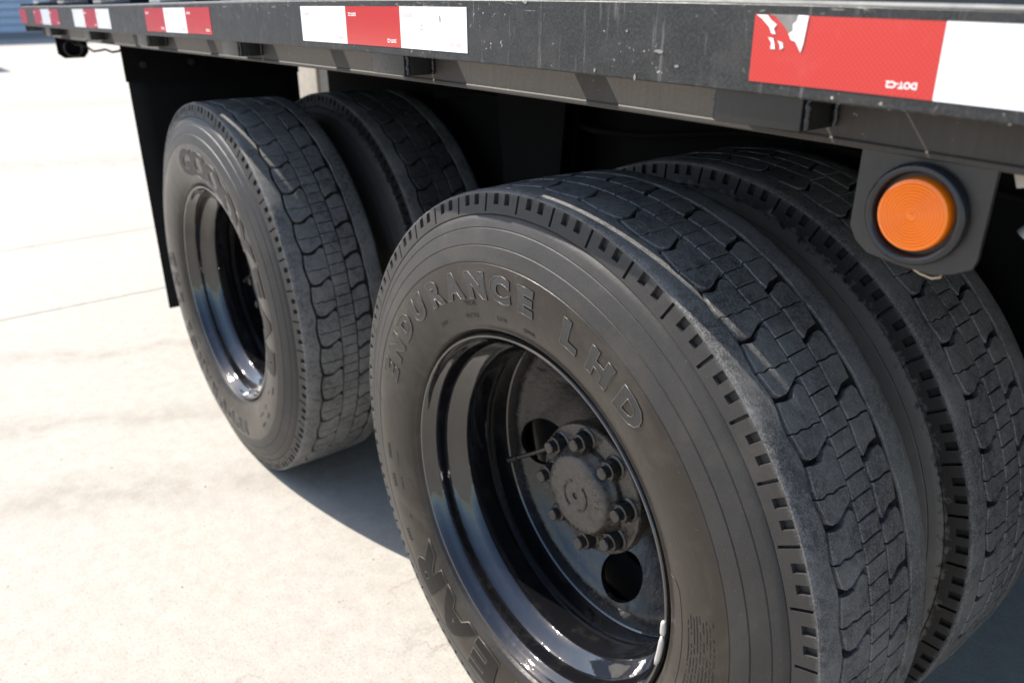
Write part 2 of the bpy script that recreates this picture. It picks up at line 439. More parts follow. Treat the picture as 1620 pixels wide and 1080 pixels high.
def lug_depth(u, t):
    d = 0.0
    if 0.14 < u < 0.19 and 0.107 < t < 0.907: d = 0.0060
    if (0.43 < u < 0.57 or 0.765 < u < 0.905) and 0.425 < t < 0.907: d = 0.0062*(1.15-0.4*(t-0.43)/0.47)
    return d
def rib_edge(u):                # wavy inner edge of the shoulder rib
    k = (u-0.12) % 1.0
    return 0.0455-0.0062*(k/0.48 if k < 0.48 else (1-k)/0.52)
def rib_edge_far(u):
    k = (u-0.30) % 1.0
    return 0.0462+0.0035*(k/0.5 if k < 0.5 else (1-k)/0.5)
def tyre_mesh(seed):
    rg = random.Random(seed)
    SP = side_profile(); V = []; F = []
    cols = []
    for p in range(NP):
        for u in UC: cols.append((p, u))
    rows = None
    worn = [rg.uniform(-0.0005, 0.0005) for _ in cols]
    for ci, (p, u) in enumerate(cols):
        th = math.radians(PHASE+(p+u)*PA); s, c = math.sin(th), math.cos(th)
        half = []
        for y, r in SP: half.append((y, r))
        for t in LT:
            r = 0.4765+t*0.0300; y = -0.0004+t*0.0075+lug_depth(u, t)
            half.append((y, r))
        half.append((0.0088, 0.5076+worn[ci]*0.5)); half.append((0.0130, 0.5090)); half.append((0.024, 0.5095))
        def rib(uu): return rib_edge(uu)
        e = rib(u)+worn[ci]
        half += [(e-0.0012, 0.5098), (e, 0.5090), (e+0.0010, 0.5020), (0.056, 0.5018)]
        e2 = rib_edge_far(u)+worn[-1-ci]
        back = [(2*YC-y, r) for y, r in half[:-4]]
        back += [(2*YC-(e2-0.0012), 0.5098), (2*YC-e2, 0.5090), (2*YC-(e2+0.0010), 0.5020), (2*YC-0.056, 0.5018)]
        prof = half+back[::-1]+[(0.22, 0.285), (0.02, 0.285)]
        rows = len(prof)
        for y, r in prof: V.append((r*s, y, r*c))
    n = len(cols)
    for i in range(n):
        j = (i+1) % n
        for k in range(rows):
            k2 = (k+1) % rows
            F.append((i*rows+k, j*rows+k, j*rows+k2, i*rows+k2))
    me = mesh('tyre', V, F, MT['side'], True)
    me.set_sharp_from_angle(angle=math.radians(32))
    return me
TYRE = tyre_mesh(3)
TYRE_IN = TYRE.copy(); TYRE_IN.materials[0] = MT['innerside']

def block_polys():
    """tread pieces of one pitch as (degrees, y) outlines, u counted in pitches"""
    def deg(q): return [(u*PA, y) for u, y in q]
    A = [(0.185, 0.0505), (0.40, 0.0475), (0.658, 0.0465), (0.692, 0.0560), (0.664, 0.0660), (0.698, 0.0760), (0.672, 0.0880), (0.690, 0.1003),
         (0.115, 0.1000), (0.040, 0.0930), (0.068, 0.0870), (0.205, 0.0760), (0.215, 0.0630)]
    B = [(0.682, 0.0465), (0.90, 0.0495), (1.060, 0.0525), (1.122, 0.0600), (1.120, 0.0700), (0.975, 0.0925), (0.915, 0.1003),
         (0.712, 0.1003), (0.694, 0.0880), (0.720, 0.0760), (0.686, 0.0660), (0.714, 0.0560)]
    P = [deg(A), deg(B)]
    for a, b in ((-0.035, 0.277), (0.300, 0.612), (0.635, 0.942)):
        P.append(deg([(a+0.01, 0.1032), (a-0.010, 0.1215), (a-0.018, 0.1408), (b-0.018, 0.1408), (b-0.010, 0.1215), (b+0.01, 0.1032)]))
    D = [(0.530, 0.1530), (0.425, 0.1690), (0.415, 0.1790), (0.50, 0.1840), (0.860, 0.1856), (0.842, 0.1740), (0.870, 0.1620), (0.858, 0.1465), (0.66, 0.1448), (0.555, 0.1465)]
    G = [(0.885, 0.1465), (0.896, 0.1620), (0.868, 0.1740), (0.886, 0.1856), (1.10, 0.1840), (1.300, 0.1810), (1.325, 0.1650), (1.352, 0.1600), (1.450, 0.1472), (1.29, 0.1440), (1.08, 0.1450)]
    return P+[deg(D), deg(G)]
def block_geo(poly, dr=0.0, th0=0.0):
    cx = sum(p[0] for p in poly)/len(poly); cy = sum(p[1] for p in poly)/len(poly)
    V = []; n = len(poly)
    def put(a, y, r):
        t = math.radians(a+th0+PHASE); V.append((r*math.sin(t), y, r*math.cos(t)))
    def top(y): return 0.5095+0.0012*(1-((y-YC)/0.08)**2)+dr
    for a, y in poly: put(a, y, 0.4965)
    for a, y in poly: put(a, y, top(y)-0.0012)
    for a, y in poly:
        da = (cx-a); dy = cy-y; L = math.hypot(math.radians(da)*0.5, dy)
        k = min(0.2, 0.0008/L); put(a+da*k, y+dy*k, top(y))
    put(cx, cy, top(cy)+0.0002)
    F = []
    for i in range(n):
        j = (i+1) % n
        F += [(i, j, j+n, i+n), (i+n, j+n, j+2*n, i+2*n), (i+2*n, j+2*n, 3*n)]
    return V, F
BLOCKS = block_polys()
BLOCK_ME = []
for bp in BLOCKS:
    vs, fs = block_geo(bp)
    m_ = MB().add(vs, fs); me = mesh('tread_block', m_.v, m_.f, MT['tread'])
    bm = bmesh.new(); bm.from_mesh(me); bmesh.ops.recalc_face_normals(bm, faces=bm.faces[:]); bm.to_mesh(me); bm.free()
    BLOCK_ME.append(me)

def side_y(r):
    P = side_profile()
    for (y0, r0), (y1, r1) in zip(P, P[1:]):
        if r0 <= r <= r1 and r1 > r0: return y0+(y1-y0)*(r-r0)/(r1-r0)
    return P[0][0] if r < P[0][1] else -0.0004
def wrap_text(parent, chars, r0, height, raise_, bold, outline, name='raised_letter', split=True, wscale=1.0, mat=None):
    """chars: [(char or word, degrees clockwise from the top)], tops outward"""
    joined = MB()
    for ch, deg in chars:
        mb = MB() if split else joined
        parts = []
        sz = height/0.70
        v, f = text_mesh(ch, sz, bold=bold*sz, extrude=raise_, grid=0.006 if split else 0)
        parts.append((v, f))
        if outline: parts.append(text_mesh(ch, sz, bold=bold*sz, outline=outline))
        for pi_, (v, f) in enumerate(parts):
            q = []
            for x, y, z in v:
                rr = r0+y; th = math.radians(deg)+x*wscale/(r0+height/2)
                q.append((rr*math.sin(th), side_y(rr)-z-(raise_*0.2)-(raise_*0.8 if pi_ else 0), rr*math.cos(th)))
            if pi_ == 0: mb.add(q, f)
            else: edge_mb = MB().add(q, f)
        if split:
            lo = mb.build(name, mat or MT['letter'], parent, fix=False)
            if outline:
                me_ = mesh('outline', edge_mb.v, edge_mb.f, MT['smooth'], True)
                k0 = len(lo.data.vertices); allv = mb.v+edge_mb.v; allf = mb.f+[tuple(i+k0 for i in q_) for q_ in edge_mb.f]
                nm = mesh(name, allv, allf, [mat or MT['letter'], MT['letter_highlight']])
                nf = len(mb.f)
                for pg in list(nm.polygons)[nf:]: pg.material_index = 1; pg.use_smooth = True
                lo.data = nm; bpy.data.meshes.remove(me_)
    if not split and joined.v: joined.build(name, mat or MT['letter'], parent, fix=False)['kind'] = 'stuff'

# ------------------------------------------------------------------ the truck
truck = obj('flatbed_truck', None, loc=(0, 0, 0)); truck.empty_display_size = 0.2
tag(truck, 'black flatbed truck with tandem dual wheels and red and white tape along its rail', 'truck')

def add_tyre(cx, cy, rot, lo, hi, lettered, lab):
    t = obj('tyre', TYRE if lettered else TYRE_IN, truck, (cx, cy, H0), (0, math.radians(rot), 0))
    t['label'] = lab
    rest = MB()
    for p in range(NP):
        th = (PHASE+rot+(p+0.5)*PA) % 360
        if th > 270: th -= 360
        for bi, bpoly in enumerate(BLOCKS):
            if lo <= th <= hi:
                o = obj('tread_block', BLOCK_ME[bi], t, (0, 0, 0), (0, math.radians(p*PA), 0))
                s = 1+rnd.uniform(-0.0010, 0.0012)
                o.scale = (s, 1, s)
                if cy > 0.2 and cx < -1: o.material_slots[0].link = 'OBJECT'; o.material_slots[0].material = MT['shaded_tread']  # darker copy of the tread rubber: shade painted into its colour
            else:
                rest.add(*block_geo(bpoly, rnd.uniform(-0.0005, 0.0006), p*PA))
    if rest.v:
        o = rest.build('tread_blocks', MT['shaded_tread' if cy > 0.2 and cx < -1 else 'tread'], t); o['kind'] = 'stuff'
    # thin line sipes and moulded dots live on the buttress
    if lettered:
        wrap_text(t, [('E', -68.9), ('N', -60.0), ('D', -50.8), ('U', -41.0), ('R', -31.2), ('A', -22.0), ('N', -12.6), ('C', -3.7), ('E', 4.7)],
                  0.3600, 0.0350, 0.0009, 0.060, 0.0008, wscale=1.22)
        wrap_text(t, [('L', 18.8), ('H', 28.2), ('D', 37.8)], 0.3580, 0.0350, 0.0009, 0.060, 0.0008, wscale=1.25)
        wrap_text(t, [(c, 114.0+16.0*i) for i, c in enumerate('GOODYEAR')], 0.3310, 0.0640, 0.0011, 0.055, 0.0008, wscale=1.55, mat=MT['smooth'])
        wrap_text(t, [('WHS', -17.0)], 0.3465, 0.0068, 0.0007, 0.010, 0.0, 'small_lettering', False, 1.25)
        small = [('(TIRE', -33), ('RETMAT', -18), ('LTMT', -5), ('(2000)', 5.5)]
        wrap_text(t, small, 0.3275, 0.0068, 0.0004, 0.004, 0.0, 'small_lettering', False, 1.0)
        wrap_text(t, [('88888', -96.5), ('88BB', -105.5), ('8888', -122)], 0.3800, 0.0085, 0.0006, 0.006, 0.0, 'small_lettering', False, 1.1)
        wrap_text(t, [('TT8T88T', -98), ('8:88.:8', -106), ('188', -117)], 0.3560, 0.0050, 0.0004, 0.002, 0.0, 'small_lettering', False, 1.3)
        # fine moulded print and the plate outline on the right of the sidewall
        if rot != 0: return t
        mb = MB()
        rr = random.Random(5)
        for row in range(9):
            r = 0.347+row*0.0052
            th = 78.0+rr.uniform(0, 1.5)
            while th < 104:
                wd = rr.uniform(0.12, 0.55)
                if rr.random() < 0.72:
                    q = []
                    for k, (aa, dr) in enumerate(((0, -0.0012), (wd, -0.0012), (wd, 0.0012), (0, 0.0012))):
                        a = math.radians(th+aa); q.append(((r+dr)*math.sin(a), side_y(r+dr)-0.0006, (r+dr)*math.cos(a)))
                    q += [(x, y+0.002, z) for x, y, z in q]
                    mb.add(q, [(0, 1, 2, 3), (0, 4, 5, 1), (1, 5, 6, 2), (2, 6, 7, 3), (3, 7, 4, 0)])
                th += wd+rr.uniform(0.08, 0.25)
        mb.build('moulded_print', MT['letter'], t)['kind'] = 'stuff'
        pts = []
        for k in range(9): a = k/8*PI/2; pts.append((0.3170+0.0180*math.sin(a), 72.5+3.0*(1-math.cos(a))))
        pts += [(0.335, 75.5+i*2.2) for i in range(1, 14)]
        ln = MB()
        ln.tube([(r*math.sin(math.radians(a)), side_y(r)-0.0001, r*math.cos(math.radians(a))) for r, a in pts], 0.00055, 5)
        ln.tube([(r*math.sin(math.radians(a)), side_y(r)-0.0001, r*math.cos(math.radians(a))) for r, a in [(0.430-0.004*i, -79-i*0.45) for i in range(8)]], 0.0005, 5)
        for a0 in (66.5, 69.5):
            pass
        ln.build('moulded_line', MT['side'], t)
    return t

def stain(parent, rotdeg):
    pass

def add_rim(cx, cy, rot, full, lab):
    mb = MB()
    prof = [(0.2950, 0.0160), (0.2985, 0.0110), (0.2998, 0.0040), (0.2990, -0.0020), (0.2965, -0.0048), (0.2935, -0.0045), (0.2915, -0.0012),
            (0.2900, 0.0050), (0.2870, 0.0110), (0.2835, 0.0150), (0.2815, 0.0190), (0.2805, 0.0300), (0.2795, 0.0400), (0.2760, 0.0460),
            (0.2640, 0.0560), (0.2560, 0.0640), (0.2535, 0.0700), (0.2530, 0.0800), (0.2530, 0.1050), (0.2545, 0.1130), (0.2620, 0.1240),
            (0.2670, 0.1320), (0.2690, 0.1400), (0.2700, 0.1600), (0.2700, 0.1700), (0.2670, 0.1725), (0.2675, 0.2300),
            (0.2760, 0.2390), (0.2980, 0.2420)]
    mb.lathe(prof, 160)
    rim = mb.build('wheel_rim', MT['rim'], truck, True, (cx, cy, H0), rot=(0, math.radians(rot), 0))
    rim['label'] = lab
    rim.data.set_sharp_from_angle(angle=math.radians(40))
    if not full: return rim
    # wheel centre with its four round hand holes
    def dy(r):
        K = [(0.112, 0.256), (0.130, 0.245), (0.150, 0.233), (0.178, 0.216), (0.205, 0.200), (0.228, 0.1865), (0.236, 0.179), (0.246, 0.1750), (0.258, 0.1730), (0.2672, 0.1715)]
        for (a, b), (c, d) in zip(K, K[1:]):
            if a <= r <= c: return b+(d-b)*(r-a)/(c-a)
        return K[0][1] if r < K[0][0] else K[-1][1]
    pts = []; edges = []
    def ring(R, n, cx_=0, cz_=0, th=None):
        k = len(pts)
        for i in range(n):
            a = 2*PI*i/n
            if th is None: pts.append(Vector((cx_+R*math.sin(a), cz_+R*math.cos(a))))
            else:
                u, v = 0.0385*math.cos(a), 0.0480*math.sin(a)
                pts.append(Vector((cx_+u*math.sin(th)+v*math.cos(th), cz_+u*math.cos(th)-v*math.sin(th))))
        if th is not None:
            edges.extend([(k+i, k+(i+1) % n) for i in range(n)])
            for i in range(n):
                e = pts[k+i]-Vector((cx_, cz_)); pts.append(Vector((cx_, cz_))+e*0.8)
            return
        edges.extend([(k+i, k+(i+1) % n) for i in range(n)])
    holes = []
    for k in range(4):
        a = math.radians(167.5+k*90-rot if False else 173.5+k*90)
        holes.append((0.198*math.sin(a), 0.198*math.cos(a), a))
    ring(0.112, 80); ring(0.2670, 128)
    for h in holes: ring(0, 44, *h)
    def inside(q, h, g):
        d = Vector((q[0]-h[0], q[1]-h[1])); u = d.x*math.sin(h[2])+d.y*math.cos(h[2]); v = d.x*math.cos(h[2])-d.y*math.sin(h[2])
        return (u/(0.0385+g))**2+(v/(0.0480+g))**2 < 1
    for R, n in ((0.121, 80), (0.130, 84), (0.140, 88), (0.150, 92), (0.164, 96), (0.178, 100), (0.192, 104), (0.205, 108), (0.217, 110), (0.228, 120), (0.236, 120), (0.246, 124), (0.258, 126)):
        for i in range(n):
            a = 2*PI*i/n; q = Vector((R*math.sin(a), R*math.cos(a)))
            if not any(inside(q, h, 0.003) for h in holes): pts.append(q)
    vo, eo, fo, _, _, _ = delaunay_2d_cdt(pts, edges, [], 0, 1e-6)
    F = []
    for f in fo:
        c = sum((vo[i] for i in f), Vector((0, 0)))/len(f)
        if 0.112 < c.length < 0.267 and not any(inside(c, h, -0.0002) for h in holes): F.append(tuple(f))
    V = [(v.x, dy(v.length), v.y) for v in vo]
    nV = len(V); V2 = V+[(x, y+0.010, z) for x, y, z in V]
    cnt = {}
    for f in F:
        for a, b in zip(f, f[1:]+f[:1]): cnt.setdefault((min(a, b), max(a, b)), []).append((a, b))
    walls = [(e[0][1], e[0][0], e[0][0]+nV, e[0][1]+nV) for e in cnt.values() if len(e) == 1]
    used = sorted({i for f in F for i in f}); mp = {o_: k for k, o_ in enumerate(used)}; nu = len(used)
    VV = [V[i] for i in used]+[V2[i+nV] for i in used]
    def mi(i): return mp[i] if i < nV else mp[i-nV]+nu
    FF = [tuple(mi(i) for i in f) for f in F]+[tuple(mi(i)+nu for i in reversed(f)) for f in F]+[tuple(mi(i) for i in w_) for w_ in walls]
    d = MB().add(VV, FF).build('wheel_centre', MT['disc'], rim, True, sharp=40)
    # hub flange, cap, nuts
    hb = MB().lathe([(0.1085, 0.275), (0.1085, 0.158), (0.1130, 0.1560), (0.1145, 0.1530), (0.1140, 0.1400), (0.1120, 0.1375), (0.1050, 0.1365), (0.0830, 0.1360), (0.0810, 0.1350)], 96, cap1=False, cap0=True)
    hb.build('hub', MT['cap'], rim, True, sharp=35)
    cp = MB().lathe([(0.0815, 0.1370), (0.0812, 0.1310), (0.0795, 0.1270), (0.0770, 0.1240), (0.0735, 0.1200), (0.0700, 0.1140), (0.0675, 0.1090), (0.0640, 0.1068), (0.0560, 0.1058),
                     (0.0400, 0.1052), (0.0200, 0.1050), (0.0060, 0.1050), (0.0056, 0.1075), (0.0001, 0.1080)], 96)
    hc = cp.build('hub_cap', MT['cap'], rim, True, sharp=35)
    em = MB()
    for a0, a1 in ((-150, -20), (35, 165)):
        n = 18; q = []
        for i in range(n+1):
            a = math.radians(a0+(a1-a0)*i/n)
            q.append((0.0265*math.sin(a), 0.1046, 0.0265*math.cos(a)))
        em.tube(q, 0.0021, 8)
    for i, ch in enumerate('III'):
        v, f = text_mesh(ch, 0.0135, 0.0002, extrude=0.0006)
        a = math.radians(62+i*13)
        em.add([((0.045+y)*math.sin(a+x/0.048), 0.1050-z, (0.045+y)*math.cos(a+x/0.048)) for x, y, z in v], f)
    em.build('embossed_mark', MT['cap'], rim, fix=False)
    # one nut on its stud, copied round
    hx = [(0.0165*math.cos(PI/3*k), 0.0165*math.sin(PI/3*k)) for k in range(6)]
    nb = MB()
    nb.lathe([(0.0001, 0.1385), (0.0205, 0.1385), (0.0210, 0.1350), (0.0175, 0.1330)], 24)
    nb.prism(hx, 0.1175, 0.1345)
    nb.lathe([(0.0148, 0.1176), (0.0125, 0.1165), (0.0105, 0.1165), (0.0105, 0.1060), (0.0090, 0.1045), (0.0001, 0.1045)], 20)
    nme = mesh('lug_nut', nb.v, nb.f, MT['nut'])
    bm = bmesh.new(); bm.from_mesh(nme); bmesh.ops.recalc_face_normals(bm, faces=bm.faces[:]); bm.to_mesh(nme); bm.free()
    for k in range(8):
        a = math.radians(-50.5+45*k)
        obj('lug_nut', nme, rim, (0.0900*math.sin(a), 0, 0.0900*math.cos(a)), (0, rnd.uniform(0, 1), 0))
    ww = MB()
    for a0, a1 in ((88, 92.5), (93, 103)):
        q = [(0.2945*math.sin(math.radians(a0+(a1-a0)*i/6)), -0.0062, 0.2945*math.cos(math.radians(a0+(a1-a0)*i/6))) for i in range(7)]
        ww.tube(q, [0.0028, 0.0040, 0.0042, 0.0042, 0.0042, 0.0040, 0.0028], 8)
    if cx == 0: ww.build('balance_weight', MT['steel'], rim, True)
    vs = MB()
    vs.tube([(-0.100, 0.172, 0.030), (-0.120, 0.152, 0.018), (-0.150, 0.143, -0.003), (-0.196, 0.136, -0.033)], 0.0042, 10)
    vs.tube([(-0.192, 0.1365, -0.0305), (-0.214, 0.1335, -0.045)], 0.0058, 12)
    vs.build('valve_stem', MT['nut'], rim, True, sharp=40)
    dr = MB().lathe([(0.2050, 0.5000), (0.2050, 0.3050), (0.1980, 0.2980), (0.1085, 0.2970)], 64)
    dr.build('brake_drum', MT['black'], rim, True, sharp=40)
    return rim

WB = 1.331
add_tyre(0, 0, 0, -14, 112, True, 'nearest outer tyre with raised block lettering')
add_tyre(-WB, 0, -125, -28, 128, True, 'outer tyre of the farther wheel pair')
add_tyre(0, 0.342, 3.0, 8, 96, False, 'nearer inner tyre with chipped pale shoulder')
add_tyre(-WB, 0.342, 5.5, 8, 62, False, 'farther inner tyre in the shade')
add_rim(0, 0, 0, True, 'glossy black rim of the nearest wheel')
add_rim(-WB, 0, 0, True, 'glossy black rim of the farther wheel')
add_rim(0, 0.342, 0, False, 'inner rim of the nearer pair')
add_rim(-WB, 0.342, 0, False, 'inner rim of the farther pair')

Z = lambda z: z+H0
YR0, YR1, YW = -0.0786, -0.0712, -0.0225
ZT, ZB = Z(0.7445), Z(0.6735)
CAMB = np.polyfit([-3.1, -2.5, -1.9, -1.4, -1.0, -0.4, -0.1, 0.2, 0.5, 0.8], [-0.013, -0.010, -0.0065, -0.003, 0.0, 0.0045, 0.0055, 0.003, -0.003, -0.009], 4)
def camber(x): return float(np.polyval(CAMB, min(max(x, -3.1), 0.7)))
def longbox(x0, x1, y0, y1, z0, z1, chamfer=0.0):
    """a straight bar along x that follows the slight camber of the deck"""
    c = chamfer; m = MB(); n = max(2, int((x1-x0)/0.12))
    sec = [(y0, z0), (y1, z0), (y1, z1), (y0, z1)] if c <= 0 else [(y0+c, z0), (y1-c, z0), (y1, z0+c), (y1, z1-c), (y1-c, z1), (y0+c, z1), (y0, z1-c), (y0, z0+c)]
    k = len(sec); V = []; Fc = []
    for i in range(n+1):
        x = x0+(x1-x0)*i/n
        for y, z in sec: V.append((x, y, z+camber(x)))
    for i in range(n):
        for j in range(k): Fc.append((i*k+j, i*k+(j+1) % k, (i+1)*k+(j+1) % k, (i+1)*k+j))
    Fc += [tuple(range(k)), tuple(range(n*k, n*k+k))]
    return m.add(V, Fc)
X0, X1 = -3.07, 4.2
# rub rail with a worn bright top edge
longbox(X0, X1, YR0, YR1, ZB, ZT-0.0025, 0.0014).build('rub_rail', MT['rail'], truck)
longbox(X0, X1, YR0+0.0006, YR1-0.0006, ZT-0.0024, ZT).build('rail_edge', MT['edge'], truck)
# side channel: web, bottom flange turned in, small outward lip
longbox(X0, X1, YW, YW+0.007, Z(0.640), Z(0.733)).build('side_channel', MT['web'], truck)
longbox(X0, X1, YW-0.0020, YW+0.060, Z(0.6335), Z(0.6398), 0.0015).build('channel_flange', MT['web'], truck)
# stake pockets with their weld beads, and flat spacers between them
pk = 0.398
xs = []
x = pk
while x > X0+0.1: xs.append(x); x -= 0.613
x = pk+0.613
while x < X1: xs.append(x); x += 0.613
wm = None
for px in xs:
    m = MB()
    m.box(px-0.043, px+0.043, YR1+0.0006, YR1+0.0058, Z(0.6465), Z(0.738), 0.0015)
    m.box(px-0.043, px-0.0375, YR1+0.006, YW-0.0006, Z(0.6465), Z(0.738), 0.001)
    m.box(px+0.0375, px+0.043, YR1+0.006, YW-0.0006, Z(0.6465), Z(0.738), 0.001)
    sp = m.build('stake_pocket', MT['pocket'], truck, True, sharp=30, loc=(0, 0, camber(px)))
    wb = MB(); rr = random.Random(int(px*1000))
    for sx in (-1, 1):
        for y0 in (YR1+0.0055, YW-0.0035):
            q = [(px+sx*0.0455, y0+rr.uniform(-.0008, .0008), Z(0.648)+i*0.0024) for i in range(37)]
            wb.tube(q, [0.0024+rr.uniform(-0.0006, 0.0006)+0.0005*(i % 2) for i, _ in enumerate(q)], 7)
    wb.build('weld_beads', MT['grommet'], sp, True)['kind'] = 'stuff'
for px in xs[:-1] if False else xs:
    m = MB(); m.box(px-0.306+0.018-0.021, px-0.306+0.018+0.021, YR1+0.0006, YW-0.0006, Z(0.704), Z(0.716), 0.002)
    m.build('rail_spacer', MT['bracket'], truck, True, sharp=30, loc=(0, 0, camber(px)))

MB().box(0.455, 1.02, YR1+0.0006, YW-0.0006, Z(0.722), Z(0.730), 0.001).build('rail_spacer', MT['bracket'], truck)  # extra plate hidden behind the rail, added to throw shade on the web

# reflective tape strips
ZTT, ZTB = Z(0.7338), Z(0.7338-0.0505)
SEG = 0.1524
def strip(xr, colours, texts=True):
    """xr: right end; colours from left to right"""
    n = len(colours); x = xr-n*SEG
    for k, c in enumerate(colours):
        m = longbox(x+k*SEG+0.0002, x+(k+1)*SEG-0.0002, YR0-0.0006, YR0-0.0001, ZTB, ZTT)
        o = m.build('reflective_tape', MT['red' if c == 'r' else 'white'], truck)
        o['label'] = ('red' if c == 'r' else 'white')+' reflective tape segment'
        if texts:
            if xr > 0.3 and k: break
            for (tx, tz) in ((x+(k+1)*SEG-0.0235, ZTB+0.0100), (x+k*SEG+0.020, ZTT-0.0085)):
                v, f = text_mesh('DOT-C2', 0.0062, 0.00018, extrude=0.00008)
                tb = MB().add([(tx-a, YR0-0.00075+cc, tz-b+camber(tx)) for a, b, cc in v], f)
                if (tx > x+0.1) or c == 'w' or n:
                    tb.build('tape_print', MT['ink' if c == 'r' else 'pink'], o, fix=False)
                if xr > 0.3 and k == 0: break
strip(0.3936+3*SEG, 'rwr')
strip(-0.0085, 'wrw')
strip(-0.890, 'rwr')
strip(-1.690, 'wrw')
strip(-2.370, 'rwr')
strip(-2.985, 'r', False)
# torn film on the nearest strip: bare primer and lifted white backing
tz = ZTT; tx = 0.3936
def patch(pts, mat, name, y=YR0-0.0010):
    MB().prism([(tx+a, tz-b+camber(tx+a)) for a, b in pts], y, y+0.0004).build(name, mat, truck)
patch([(0.0125, -0.0004), (0.020, 0.0012), (0.0245, 0.0050), (0.0290, 0.0085), (0.0325, 0.0125), (0.0362, 0.0105), (0.0352, 0.0060), (0.0388, 0.0035), (0.0400, -0.0006)], MT['grime'], 'torn_tape')
patch([(0.0400, -0.0004), (0.0490, -0.0002), (0.0478, 0.0120), (0.0470, 0.0200), (0.0455, 0.0260), (0.0435, 0.0230), (0.0400, 0.0185), (0.0360, 0.0175), (0.0330, 0.0130), (0.0368, 0.0108), (0.0360, 0.0062), (0.0392, 0.0038)], MT['white'], 'torn_tape', YR0-0.0013)
patch([(0.0020, 0.0002), (0.0120, 0.0002), (0.0160, 0.0040), (0.0215, 0.0070), (0.0190, 0.0100), (0.0215, 0.0140), (0.0175, 0.0135), (0.0150, 0.0090), (0.0105, 0.0055), (0.0070, 0.0028)], MT['ink'], 'torn_tape', YR0-0.0012)
patch([(0.0150, 0.0165), (0.0195, 0.0170), (0.0215, 0.0215), (0.0222, 0.0250), (0.0180, 0.0248), (0.0185, 0.0205)], MT['ink'], 'torn_tape', YR0-0.0012)
patch([(0.0240, 0.0185), (0.0285, 0.0200), (0.0298, 0.0235), (0.0270, 0.0250), (0.0262, 0.0215)], MT['ink'], 'torn_tape', YR0-0.0012)
tx = -0.110
patch([(-0.012, 0.0200), (-0.004, 0.0210), (0.004, 0.0185), (0.0005, 0.0235), (0.007, 0.0250), (-0.003, 0.0265), (-0.009, 0.0250)], MT['ink'], 'torn_tape', YR0-0.0012)
tx = -0.066
patch([(0, 0.010), (0.0012, 0.010), (0.0014, 0.0175), (0.0002, 0.0165)], MT['grime'], 'torn_tape', YR0-0.0012)
# bird lime and scraped spots on the rail
sx = random.Random(11)
for (ax, az, aw, ah) in ((0.252, 0.716, 0.0035, 0.0030), (0.293, 0.7005, 0.012, 0.0042), (0.210, 0.6785, 0.0035, 0.006), (0.265, 0.676, 0.0035, 0.007), (0.315, 0.689, 0.006, 0.003), (0.10, 0.7395, 0.010, 0.0035)):
    q = []
    for k in range(9):
        a = 2*PI*k/9; rr_ = sx.uniform(0.6, 1.0); q.append((ax+aw/2*math.cos(a)*rr_, Z(az)+camber(ax)+ah/2*math.sin(a)*rr_))
    MB().prism(q, YR0-0.0007, YR0-0.0001).build('paint_chip', MT['grime'], truck)

# deck, cross members and chassis
longbox(X0, X1, YW+0.0005, 2.45, Z(0.7335), Z(0.7395)).build('deck', MT['black'], truck)
MB().box(X0-0.010, X0-0.001, YR0, 2.5, Z(0.640), ZT-0.004, 0.002).build('end_beam', MT['rail'], truck, True, sharp=30)
x = X0+0.25
while x < X1:
    m = MB(); m.box(x, x+0.007, YW+0.008, 2.40, Z(0.650), Z(0.7330)); m.box(x+0.0075, x+0.05, YW+0.062, 2.40, Z(0.650), Z(0.6565))
    m.build('crossmember', MT['black'], truck); x += 0.3065*2
for yy, nm in ((0.66, 0), (1.62, 1)):
    m = MB(); m.box(-1.945, X1, yy, yy+0.012, Z(0.12), Z(0.649)); m.box(-1.945, X1, yy-0.060, yy-0.0005, Z(0.12), Z(0.134)); m.box(-1.945, X1, yy-0.060, yy-0.0005, Z(0.635), Z(0.649))
    m.build('chassis_rail', MT['black'], truck)
MB().box(-3.75, X0-0.012, 1.14, 1.16, Z(0.02), Z(0.63), 0.003).build('hitch_frame', MT['tan'], truck, True, sharp=30)
MB().box(-3.75, -3.735, 1.161, 1.55, Z(0.02), Z(0.63), 0.003).build('hitch_plate', MT['tan'], truck, True, sharp=30)
# inner skid plate closing the chassis, springs, axles
for cx in (0, -WB):
    m = MB().tube([(cx, 0.30, H0), (cx, 2.05, H0)], 0.065, 20); m.build('axle', MT['black'], truck, True, sharp=40)
    for yy in (0.575, 1.60):
        m = MB()
        for k in range(6):
            L = 0.56-k*0.075; q = [(cx+L*s/6, yy, Z(0.085)+0.016*k+0.09*(abs(s)/6*L/0.56)**2) for s in range(-6, 7)]
            for a, b in zip(q, q[1:]):
                m.add([(p[0], p[1]+dy_, p[2]+dz_) for p in (a, b) for dy_ in (-0.04, 0.04) for dz_ in (0, 0.012)], [(0, 1, 3, 2), (4, 6, 7, 5), (0, 4, 5, 1), (2, 3, 7, 6), (0, 2, 6, 4), (1, 5, 7, 3)])
        m.build('leaf_spring', MT['black'], truck)
    for k in range(2):
        o = obj('tyre', TYRE, truck, (cx, 2.42-0.342*k, H0), (0, math.radians(40*k+10), PI)); o['label'] = 'tyre on the far side of the truck'
